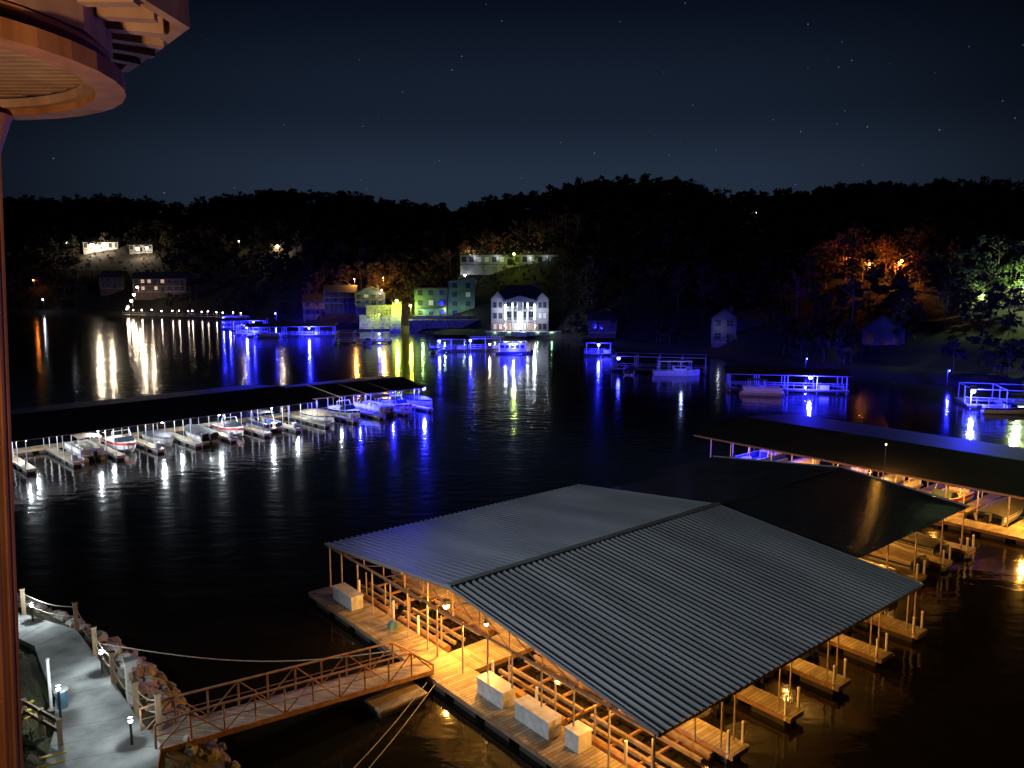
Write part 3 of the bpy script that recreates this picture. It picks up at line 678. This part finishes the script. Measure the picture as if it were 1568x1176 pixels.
# ================================================================== LODGE TURRET (camera balcony)
T = empty('lodge_turret'); mb = MB(); cx, cy = -2.62, 3.22
def ring(mb,ri,ro,z0,z1,m,seg=40,a_off=0):
    for i in range(seg):
        a,b_ = 2*math.pi*i/seg+a_off,2*math.pi*(i+1)/seg+a_off
        p = lambda r,t,z: (cx+r*math.cos(t),cy+r*math.sin(t),z)
        mb.add([p(ri,a,z0),p(ro,a,z0),p(ro,b_,z0),p(ri,b_,z0),p(ri,a,z1),p(ro,a,z1),p(ro,b_,z1),p(ri,b_,z1)],[(0,3,2,1),(4,5,6,7),(1,2,6,5),(0,4,7,3)],m)
ring(mb,.88,1.0,20.79,20.86,'wood'); ring(mb,.84,.88,20.82,20.86,'wood2')
for k in range(-14,15):
    x = k*.065; hy = math.sqrt(max(0,.87**2-x*x))
    if hy > .05: mb.box(cx+.0,cy+x,20.885,2*hy,.052,.025,'wood2')
ring(mb,0.01,.95,20.91,20.93,'wood',40)
ring(mb,.90,.96,20.94,21.06,'wood2',16)
for k in range(36):
    a = 2*math.pi*k/36; mb.box(cx+1.06*math.cos(a),cy+1.06*math.sin(a),21.07,.22,.06,.07,'wood2',rz=a)
ring(mb,.7,1.27,21.105,21.14,'wood',8,.3); ring(mb,1.23,1.28,21.06,21.25,'wood2',8,.3)
mb.obj('curved_eave',T)
mb = MB(); mb.cyl((-2.93,4.0,16.5),(-2.715,4.0,20.8),.16,.165,28,'wood')
mb.cyl((-2.715,4.0,20.62),(-2.7,4.0,20.80),.17,.22,28,'wood'); mb.cyl((-2.85,4.0,18.5),(-2.845,4.0,18.6),.175,.175,28,'wood')
for k in range(16):
    a = 2*math.pi*k/16; mb.bar((-2.93+.16*math.cos(a),4+.16*math.sin(a),16.5),(-2.72+.165*math.cos(a),4+.165*math.sin(a),20.7),.02,.02,'wood')
mb.obj('column',T)
mb = MB(); mb.cyl((-1.45,.9,19.72),(-1.45,.9,19.8),.05,.09,12,'steel'); mb.ball((-1.45,.9,19.65),.05,'e_warm'); mb.cyl((-1.45,.9,18.2),(-1.45,.9,19.58),.03,.03,8,'steel'); mb.obj('porch_lantern',T)
plight((-1.43,1.02,19.68),190,(1.0,.58,.30),.06,T)

# ================================================================== FAR BUILDINGS
def house(name,x,y,z,rz,w,d,h,storeys,cols,wall,roof='gable',rh=2.4,roofm='shingle',lit=(),litm='w_warm',deck=False,tr='dtrim'):
    e = empty(name,(x,y,z),rz); mb = MB(); mb.box(0,0,h/2-2,w,d,h+4,wall); mb.box(0,0,.1,w+.1,d+.1,.5,'stone'); 
    for sx in (-1,1):
        for sy in (-1,1): mb.box(sx*w/2,sy*d/2,h/2,.2,.2,h,tr)
    o = .5
    if roof == 'gable': mb.add([(-w/2,-d/2,h),(-w/2,d/2,h),(-w/2,0,h+rh),(w/2,-d/2,h),(w/2,d/2,h),(w/2,0,h+rh)],[(0,2,1),(3,4,5)],wall)
    if roof == 'front': mb.add([(-w/2,-d/2,h),(w/2,-d/2,h),(0,-d/2,h+rh),(-w/2,d/2,h),(w/2,d/2,h),(0,d/2,h+rh)],[(0,1,2),(3,5,4)],wall)
    mb.obj('walls',e); mb = MB()
    if roof == 'gable':
        for s_ in (-1,1): slab(mb,[(-w/2-o,s_*(d/2+o),h-.3),(w/2+o,s_*(d/2+o),h-.3),(w/2+o,0,h+rh+.12),(-w/2-o,0,h+rh+.12)][::s_],roofm,.15)
    elif roof == 'front':
        for s_ in (-1,1): slab(mb,[(s_*(w/2+o),-d/2-o,h-.3),(s_*(w/2+o),d/2+o,h-.3),(0,d/2+o,h+rh+.12),(0,-d/2-o,h+rh+.12)][::s_],roofm,.15)
    elif roof == 'shed': slab(mb,[(-w/2-o,-d/2-o,h+.15),(w/2+o,-d/2-o,h+rh),(w/2+o,d/2+o,h+rh),(-w/2-o,d/2+o,h+.15)],roofm,.25)
    else:
        slab(mb,[(-w/2-o,-d/2-o,h+.3),(w/2+o,-d/2-o,h+.3),(w/2+o,d/2+o,h+.3),(-w/2-o,d/2+o,h+.3)],roofm,.3)
    if roof == 'shed': mb.add([(-w/2,-d/2,h),(w/2,-d/2,h),(w/2,-d/2,h+rh-.2),(-w/2,d/2,h),(w/2,d/2,h),(w/2,d/2,h+rh-.2)],[(0,1,2),(3,5,4),(1,4,5,2)],wall)
    if roof in ('gable','front'): mb.box(w*.25,d*.1,h+rh*.9,.8,.8,1.6,'stone')
    mb.obj('roof',e); mb = MB(); sh = h/storeys; k = 0
    for f in range(storeys):
        for c_ in range(cols):
            wx = -w/2+(c_+.5)*w/cols; ww = min(1.6,w/cols*.6); wh = sh*.5; cz = f*sh+sh*.55; door = (f == 0 and c_ == cols//2)
            if door: wh = min(2.2,sh*.8); cz = wh/2+.05
            g = litm if k in lit else 'glass'
            mb.box(wx,-d/2-.03,cz,ww,.06,wh,g)
            for s_ in (-1,1): mb.box(wx+s_*(ww/2+.06),-d/2-.05,cz,.12,.1,wh+.24,tr); mb.box(wx,-d/2-.05,cz+s_*(wh/2+.06),ww,.1,.12,tr)
            mb.box(wx,-d/2-.07,cz,.06,.05,wh,tr); mb.box(wx,-d/2-.072,cz,ww,.05,.06,tr); k += 1
            if c_ == 0:
                for s_ in (-1,1): mb.box(s_*(w/2+.03),0,cz if not door else f*sh+sh*.55,.06,1.2,sh*.45,'glass')
    mb.obj('windows_and_door',e)
    if deck:
        mb = MB(); z0 = sh if storeys > 1 else .3
        mb.box(0,-d/2-1.6,z0,w*.9,3,.18,'post')
        for i in range(7):
            xx = -w*.44+w*.88*i/6; mb.bar((xx,-d/2-3.0,-3),(xx,-d/2-3.0,z0+1),.14,.14,'post')
        mb.bar((-w*.45,-d/2-3.0,z0+1.02),(w*.45,-d/2-3.0,z0+1.02),.08,.08,'post'); mb.bar((-w*.45,-d/2-3.0,z0+.55),(w*.45,-d/2-3.0,z0+.55),.04,.04,'post'); mb.obj('deck',e)
    return e
Hs = empty('lakefront_mansion',(2.6,262,1.6),0)
mb = MB(); w_,d_,h_ = 18.6,10,10.6
mb.box(0,0,h_/2-1,w_,d_,h_+2,'cream'); mb.box(-7.2,-5.6,h_/2-1,4.3,1.4,h_+2,'cream'); mb.box(7.2,-5.3,h_/2-1,4.0,.8,h_+2,'cream')
mb.add([(-9.35,-6.3,h_),(-5.05,-6.3,h_),(-7.2,-6.3,h_+2.4)],[(0,1,2)],'cream'); mb.add([(5.2,-5.7,h_),(9.2,-5.7,h_),(7.2,-5.7,h_+2.0)],[(0,1,2)],'cream')
for z in (3.4,7.0): mb.box(0,0,z,w_+.2,d_+.2,.25,'trim')
mb.obj('walls',Hs)
mb = MB(); o=.6
mb.add([(-w_/2-o,-d_/2-o,h_),(w_/2+o,-d_/2-o,h_),(w_/2+o,d_/2+o,h_),(-w_/2-o,d_/2+o,h_),(-4,0,h_+4.4),(4,0,h_+4.4)],[(0,1,5,4),(1,2,5),(2,3,4,5),(3,0,4),(3,2,1,0)],'shingle')
for cx_,ww,yy,hh in ((-7.2,2.6,-6.6,2.7),(7.2,2.4,-6.0,2.3)):
    for s_ in (-1,1): slab(mb,[(cx_+s_*ww,yy,h_-.25),(cx_+s_*ww,-1,h_-.25),(cx_,-1,h_+hh),(cx_,yy,h_+hh)][::s_],'shingle',.15)
mb.box(5,2,h_+4,1.1,1.1,2.6,'stone'); mb.obj('hipped_roof',Hs)
mb = MB()
for x in (-4.7,-2.4,-.8,.8,2.4,4.7):
    mb.cyl((x,-7.6,0),(x,-7.6,9.6),.28,.24,14,'trim'); mb.box(x,-7.6,.15,.75,.75,.3,'trim'); mb.box(x,-7.6,9.65,.7,.7,.2,'trim')
mb.box(0,-6.4,3.5,10.2,2.8,.22,'trim'); mb.box(0,-6.4,9.95,10.6,3.2,.5,'cream'); mb.box(0,-6.4,7.0,10.2,2.8,.2,'trim')
for zz_ in (3.6,7.1):
    mb.bar((-5,-7.7,zz_+1.0),(5,-7.7,zz_+1.0),.08,.08,'trim')
    for i in range(34): mb.bar((-5+10*i/33,-7.7,zz_),(-5+10*i/33,-7.7,zz_+1.0),.04,.04,'trim')
mb.add([(-5.3,-8,10.2),(5.3,-8,10.2),(0,-8,11.8)],[(0,1,2)],'cream')
mb.obj('columned_porch',Hs)
mb = MB()
def win(mb,x,y,z,ww,wh,g):
    mb.box(x,y-.03,z,ww,.06,wh,g)
    for s_ in (-1,1): mb.box(x+s_*(ww/2+.07),y-.05,z,.14,.12,wh+.28,'dtrim'); mb.box(x,y-.05,z+s_*(wh/2+.07),ww,.12,.14,'dtrim')
    mb.box(x,y-.08,z,.06,.05,wh,'dtrim'); mb.box(x,y-.082,z+wh*.15,ww,.05,.06,'dtrim')
for f,z in enumerate((1.7,5.2,8.7)):
    for x in (-3.6,-1.2,1.2,3.6): win(mb,x,-5.0,z,1.5,2.4,'glass' if f else 'w_warm')
    for x in (-8.1,-6.3): win(mb,x,-6.3,z,1.0,1.7,'glass' if f else 'w_warm')
    for x in (6.5,8.0): win(mb,x,-5.7,z,.95,1.7,'glass' if f != 1 else 'w_dim')
    mb.box(9.33,0,z,.06,1.3,1.6,'glass'); mb.box(-9.33,0,z,.06,1.3,1.6,'glass')
mb.obj('windows',Hs)
mb = MB(); mb.box(1,-9.8,-.3,24,4,1.2,'stone'); mb.box(1,-9.8,.36,24.2,4.1,.1,'concrete')
for i in range(5): mb.box(0,-12-.35*i,.1-.25*i,4,.35,.25,'concrete')
mb.obj('terrace',Hs)
mb = MB()
for x,z0,z1,r_ in ((-4.7,4.2,8.8,.24),(4.7,4.2,8.8,.24),(-.0,1.2,6.4,.2),(-2.4,7.8,9.2,.14),(2.4,7.8,9.2,.14)):
    mb.cyl((x,-8.15,z0),(x,-8.15,z1),r_,r_,10,'e_tube'); mb.cyl((x,-8.15,z1),(x,-8.15,z1+.15),r_*1.2,r_*1.2,10,'steel'); mb.cyl((x,-8.15,z0-.15),(x,-8.15,z0),r_*1.2,r_*1.2,10,'steel')
mb.obj('facade_light_tubes',Hs)
fixture(Hs,-4.9,-8.8,2.2,'e_warm',180,.15); fixture(Hs,4.9,-8.8,2.2,'e_warm',180,.15)
for x in (-9,-4.5,0,4.5,9): plight((x+1,-12.1,.35),60,(.5,1,.6),.1,Hs)
# teal house
gy = 289; gz = 4.6
house('teal_modern_house',-29.5,gy,gz,.08,11.5,9,10.5,3,3,'teal','flat',0,'roofblack',(4,),'w_dim',True)
house('teal_modern_house',-18.6,gy+1,gz,.08,9.5,9,13.0,4,2,'teal','shed',1.6,'roofblack',(5,),'w_dim')
for x,p in ((-32,850),(-24,500),(-17,260)): plight((x,281.5,7.5),p,(.6,1,.3),.3)
# left shore houses
house('brown_cottage',-54,303,8.5,.1,11,8,4.5,2,4,'greysid','front',2.6,'shingle',(5,),'w_dim',True)
house('brown_cottage',-67,311,9,.05,12,8,4.5,2,4,'brownsid','gable',2.4,'shingle',(),'w_warm',True)
house('lake_cottage',-80,334,3,.15,15,9,6,2,4,'greysid','gable',3,'shingle',(2,),'w_warm',True)
x,y,z = on_hill(-.44,-.022); house('waterfront_restaurant',x,y,z,.1,26,10,7,2,8,'brownsid','gable',3,'shingle',(1,3,9,10,12),'w_warm',True)
x,y,z = on_hill(-.5,-.018); house('lake_cottage',x,y,z,.1,12,9,6,2,4,'brownsid','gable',3,'shingle',(),'w_dim')
x,y,z = on_hill(-.513,.030); house('hillside_lodge',x,y+2,z,.1,20,9,5,1,7,'cream','gable',2.6,'shingle',(1,2,4),'w_warm')
x,y,z = on_hill(-.463,.028); house('hillside_lodge',x,y+2,z,.1,13,9,4,1,5,'cream','gable',2.2,'shingle',(1,),'w_warm')
# long low building uphill
x,y,z = on_hill(-.003,.0085)
house('hillside_motel',x,y+3,z+.9,0,39,8,3.8,1,13,'cream','flat',0,'roofblack',(2,3,5,9),'w_dim',tr='dtrim')
for xx in (-14,-5,8,15): plight((x+xx,y-2.0,z+3.6),70,(.85,.95,1),.15)
street_lamp(.7,y-9,ground(.7,y-9),8,'e_green',1300,.42)
street_lamp(-18.5,y-3,ground(-18.5,y-3),4,'e_white',300,.4)
for xx in (-16,-2,9,17): plight((x+xx,y+8.5,z+5.2),1300,(1,.72,.4),.2)  # hidden lights added behind the motel to warm the trees
MY = y
# right-hand houses
house('lake_cottage',55.5,206,2.6,-.3,6,7,6.5,2,2,'greysid','front',2.2,'shingle',(),'w_dim')
house('lake_cottage',62,207,3.4,-.3,9,8,5,1,3,'brownsid','gable',2.4,'shingle',(1,),'w_warm',True)
house('lake_cottage',27,236,3,-.1,8,7,4,1,3,'brownsid','gable',2.2,'shingle',(),'w_warm')
house('lake_cottage',81,172,4,-.4,8,7,4.5,1,3,'greysid','front',2.6,'shingle',(),'w_warm')
house('lake_cottage',116,196,8,-.4,14,8,4,1,5,'brownsid','gable',2.6,'shingle',(0,2,3),'w_warm')
plight((53,201,6.5),45,(.9,.9,1),.2); plight((26,228,4),350,(.03,.03,1),.2); plight((61,198,3),1100,(.04,.03,1),.2)
street_lamp(72,172,2.5,4,'e_warm',60,.12); street_lamp(103,183,7,3,'e_blue',900,.2)
# stone retaining walls, steps
mb = MB(); mb.box(0,0,1.6,28,1.2,5.2,'stone'); mb.box(-2,3.2,4.2,22,1,3,'stone'); mb.box(0,0,4.26,28.4,1.5,.16,'concrete'); mb.obj('stone_retaining_wall',None,(-22,277,0),.05)
mb = MB()
for i in range(22): mb.box(0,i*.75,.6+i*.42,3.4,.76,.42+.6,'concrete')
for s_ in (-1.8,1.8):
    mb.bar((s_,0,1.9),(s_,16,10.9),.07,.07,'steel')
    for i in range(9): mb.bar((s_,i*2,.8+i*1.12),(s_,i*2,1.95+i*1.12),.06,.06,'steel')
mb.obj('hillside_steps',None,(-41,277,0),.1)
mb = MB(); mb.box(0,0,2.0,12,1,5,'stone'); mb.box(1,5,6.2,10,.8,3.6,'stone'); mb.box(0,0,4.55,12.3,1.3,.12,'concrete'); mb.obj('stone_retaining_wall',None,(-49,285,1),.1)
street_lamp(-41.5,286,8,3.2,'e_green',6500,.5); street_lamp(-36.0,281.5,6,3.6,'e_green',4200,.42); street_lamp(-47,280,3.5,3.0,'e_green',3500,.2)
street_lamp(-49,299,11,3.5,'e_warm',1100,.2); street_lamp(-62,313,13,5.5,'e_orange',5200,.22); street_lamp(-72,325,10,4,'e_orange',900,.2); street_lamp(-50,309,13,6,'e_orange',5200,.2)  # last orange lamp is an extra, added to light the autumn trees
for q,e_,k,p,r_ in ((-.522,.038,'e_warm',7000,1.3),(-.507,.039,'e_warm',5000,.95),(-.466,.033,'e_warm',4200,.9),(-.455,.034,'e_warm',2800,.7),(-.292,.034,'e_warm',3800,.7),(-.34,.04,'e_warm',700,.35),(-.555,.04,'e_white',600,.45),(-.60,-.008,'e_red',500,.3),(-.59,-.05,'e_white',300,.3),
    (.4825,.0,'e_red',7000,.7),(.303,.07,'e_white',120,.3),(.445,-.004,'e_red',2600,.25),(.42,.004,'e_red',1800,.15)):  # the two weaker amber lamps here are added to spread orange over the trees
    x,y,z = on_hill(q,e_-.012); street_lamp(x,y-1,z,6,k,p,r_)
x,y,z = on_hill(.645,-.042); street_lamp(x,y,z,5.5,'e_white',700,.5); plight((x-2,y-5,z+5),7500,(.75,1,.4),.2); plight((x-12,y-5,z+3),2500,(.75,1,.4),.2)
sw = empty('waterfront_boardwalk'); mb = MB()
pts = [(-188,383),(-160,372),(-140,364),(-118,352)]
for (x0,y0_),(x1,y1_) in zip(pts[:-1],pts[1:]):
    mb.bar((x0,y0_,.8),(x1,y1_,.8),3,.3,'deckx'); mb.bar((x0,y0_-1.4,1.9),(x1,y1_-1.4,1.9),.1,.1,'trim')
    for k in range(6):
        t = k/6; X = x0+(x1-x0)*t; Y = y0_+(y1_-y0_)*t; mb.cyl((X,Y-1.4,-1),(X,Y-1.4,3.2),.1,.1,6,'post')
mb.obj('boardwalk',sw)
for (x0,y0_),(x1,y1_) in zip(pts[:-1],pts[1:]):
    for k in range(5):
        t = k/5+random.uniform(0,.1); X = x0+(x1-x0)*t; Y = y0_+(y1_-y0_)*t; fixture(sw,X,Y-1.5,3.2+random.uniform(-.3,.3),'e_warm',random.choice((20,40,220)),.24)
for i,(x,y,z) in enumerate(((-187,386,5),(-186,388,8),(-185.5,390,11),(-184.5,392,14.5))): street_lamp(x,y,z-3,3,'e_warm',900,.6)
for q,e_,k,s_ in ((-.17,-.022,'a',1.0),(-.16,-.025,'a',.8),(-.155,-.02,'a',.9),(-.245,-.02,'a',1.0),(-.255,-.03,'a',.9),(-.19,-.01,'b',1.1),(-.205,-.018,'a',1.0),(-.215,-.01,'a',1.0),(-.18,-.012,'a',1.0),(-.165,-.008,'a',1.0),(-.15,-.008,'a',1.0),
    (-.54,.05,'a',1.1),(-.57,.045,'a',1.2),(-.5,.055,'a',1.2),(-.48,.055,'b',1.2),(-.39,.035,'a',1.3),(-.375,.04,'a',1.3),(-.36,.03,'a',1.0),(-.30,.036,'b',1.),(-.315,.04,'a',1.2),(-.27,.03,'b',1.1),(-.44,.05,'a',1.2),(-.59,.04,'a',1.2),(-.285,.042,'a',1.1),(-.425,.04,'a',1.2),(-.41,.035,'a',1.1),
    (.44,-.005,'a',1.1),(.455,.004,'a',1.1),(.47,.003,'a',1.0),(.495,.0,'a',1.1),(.515,.012,'a',1.2),(.53,.005,'a',1.0),(.395,-.01,'a',1.1),(.375,-.02,'a',1.1),(.42,-.008,'a',1.2),(.483,-.014,'a',.8),(.43,.012,'a',1.1),(.405,.006,'a',1.1),(.505,-.012,'a',.9),(.52,-.015,'a',1.0),(.495,-.02,'a',.8),
    (.58,-.035,'g',1.2),(.61,-.035,'g',1.3),(.63,-.03,'g',1.2),(.66,-.035,'g',1.3),(.565,-.03,'g',1.1),(.645,-.022,'g',1.2),(.6,-.05,'g',1.1),(.57,-.05,'g',1.0),
    (.24,-.04,'b',1.2),(.21,-.04,'b',1.2),(.43,-.06,'b',1.1),(.36,-.055,'b',1.1),(.5,-.055,'g',.9),(.55,-.06,'b',1.0),(.067,-.03,'b',1.2),(.085,-.03,'b',1.1),(.1,-.02,'a',1.1),(.095,-.04,'a',.8)):
    x,y,z = on_hill(q,e_-.008); tree(k,x,y,s_)
for x,dy,k,s_ in ((-19,12,'a',1.1),(-13,13,'b',1.3),(-8,12,'a',1.2),(-3,14,'a',1.1),(2,13,'b',1.35),(7,14,'b',1.4),(12,13,'a',1.2),(17,14,'b',1.3),(22,12,'a',1.2),(26,2,'b',1.3),(-25,4,'b',1.2),(-30,6,'a',1.),(3,-6,'b',.6),(-6,-10,'b',.7),(14,-14,'b',.8),(9,-5,'a',.45),(-11,-6,'b',.7),(-3,-8,'a',.4),(19,-12,'a',.7),(23,-20,'b',.9),(16,-24,'a',.5),(-13,-20,'a',.5)):
    tree(k,x,MY+dy,s_)

# ================================================================== FAR SMALL DOCKS
def small_dock(x,y,rz,w,l,roof=False,lamp=None,power=700,lx=0,h=3.2):
    e = empty('lakeside_dock',(x,y,0),rz); mb = MB()
    walkway(mb,-w/2,w/2,0,1.6,.6,'deck','float'); walkway(mb,-w/2,w/2,l-1.4,l,.6,'deck','float'); nsl = max(2,int(w/5))
    for i in range(nsl+1):
        xx = -w/2+.5+(w-1)*i/nsl; walkway(mb,xx-.45,xx+.45,1.62,l-1.42,.6,'deckx','float')
        for yy in (.2,l*.5,l-.2): mb.cyl((xx,yy,-.5),(xx,yy,h),.08,.08,6,'dockfr')
        mb.bar((xx,.2,h),(xx,l-.2,h),.1,.12,'dockfr')
        mb.box(xx,l/2,.25,.8,l-1,.45,'float')
    for yy in (.2,l-.2): mb.bar((-w/2+.4,yy,h),(w/2-.4,yy,h),.1,.12,'dockfr')
    for zz_ in (1.15,1.6): mb.bar((-w/2,1.4,zz_),(w/2,1.4,zz_),.05,.05,'dockfr')
    for i in range(int(w/1.6)+1): mb.bar((-w/2+i*1.6,1.4,.6),(-w/2+i*1.6,1.4,1.6),.06,.06,'dockfr')
    mb.box(w*.3,.9,1.0,1.6,.7,.8,'boxw'); mb.obj('deck_and_frame',e)
    if roof:
        mb = MB(); slab(mb,[(-w/2-.4,-.4,h+.15),(w/2+.4,-.4,h+.15),(w/2+.4,l/2,h+.9),(-w/2-.4,l/2,h+.9)],'roofblack'); slab(mb,[(-w/2-.4,l/2+.01,h+.9),(w/2+.4,l/2+.01,h+.9),(w/2+.4,l+.4,h+.15),(-w/2-.4,l+.4,h+.15)],'roofblack'); mb.obj('roof',e)
    if lamp: fixture(e,lx,-.8,2.8,lamp,power,.36)
    return e
small_dock(-72,256,.12,28,9,True,'e_blue',48000,6)
small_dock(-88,262,.12,8,6,False,'e_blue',42000,0)
small_dock(-99,290,.1,16,7,True,'e_blue',20000,4); small_dock(-112,318,.1,10,6,False,'e_blue',16000,-4)
small_dock(-44,231,.1,16.5,9,False,'e_blue',1200,5); small_dock(-16,206,.05,8,7,True,'e_blue',9000,-3); small_dock(-7,208,.05,9,7,False,'e_blue',9000,-4)
small_dock(21.5,195,-.1,7,6,True,'e_blue',9000,0); small_dock(30,161,-.25,20,8,False,'e_blue',400,-8)
small_dock(47,133,-.2,20,8,True,'e_blue',26000,3.5,3.0); small_dock(78,114,-.3,20,8,False,'e_blue',34000,-9.5,3.0)
street_lamp(-107,300,.5,3,'e_blue',9000,.3); street_lamp(-98,328,1.5,3,'e_blue',9000,.3); street_lamp(78,140,.8,2.4,'e_blue',4000,.1); street_lamp(60,160,.8,2.4,'e_blue',3000,.1)
e = empty('houseboat',(.3,201,0),.05); mb = MB(); mb.box(0,0,.35,9,3.4,.5,'navy'); mb.box(-.3,0,1.7,6.6,2.8,2.2,'white'); mb.box(-.2,0,2.9,8,3.4,.15,'navy')
for i in range(5): mb.box(-2.8+1.25*i,-1.42,1.9,.9,.06,.8,'glass')
for i in range(7): mb.bar((-4.3+1.43*i,-1.6,.6),(-4.3+1.43*i,-1.6,1.5),.05,.05,'trim')
mb.bar((-4.3,-1.6,1.5),(4.3,-1.6,1.5),.06,.06,'trim'); mb.cyl((4.5,0,.35),(5.3,0,.5),.9,.2,10,'navy'); mb.obj('hull_and_cabin',e); fixture(e,0,-2.2,2.6,'e_blue',10000,.18); fixture(e,-6,-.5,2.4,'e_warm',900,.24)
e = empty('tour_boat',(33,157,0),-.05); mb = MB()
st=[]
for i in range(9):
    t=i/8; x=-4.6+9.2*t; g=1.5*(1-max(0,(t-.6)/.4)**2*.95); st.append([(x,g,1.0+.3*t*t),(x,g*.75,0),(x,-g*.75,0),(x,-g,1.0+.3*t*t)])
for i in range(8):
    for j in range(4): mb.add([st[i][j],st[i][(j+1)%4],st[i+1][(j+1)%4],st[i+1][j]],[(0,1,2,3)],'white')
mb.add(st[0],[(0,1,2,3)],'white'); mb.box(-.4,0,2.9,6.6,2.8,.14,'white'); mb.box(.6,0,1.5,2.6,2.0,.8,'white'); mb.box(.6,-1.02,1.65,2.2,.04,.4,'glass')
for xx in (-3.5,-1.5,.6,2.7):
    for s_ in (-1.25,1.25): mb.cyl((xx,s_,1.0),(xx,s_,2.9),.05,.05,6,'alu')
mb.obj('hull_and_canopy',e); plight((33,152,4),160,(.35,.45,1),.2)
boat(4,42,131,-.2); boat(0,72,113,-.2); boat(3,24,160,1.4); boat(1,-42,229,1.5); boat(5,-20,205,1.5); boat(4,-78,254,.1)
print('DONE', sum(len(o.data.polygons) for o in bpy.data.objects if o.type=='MESH'))
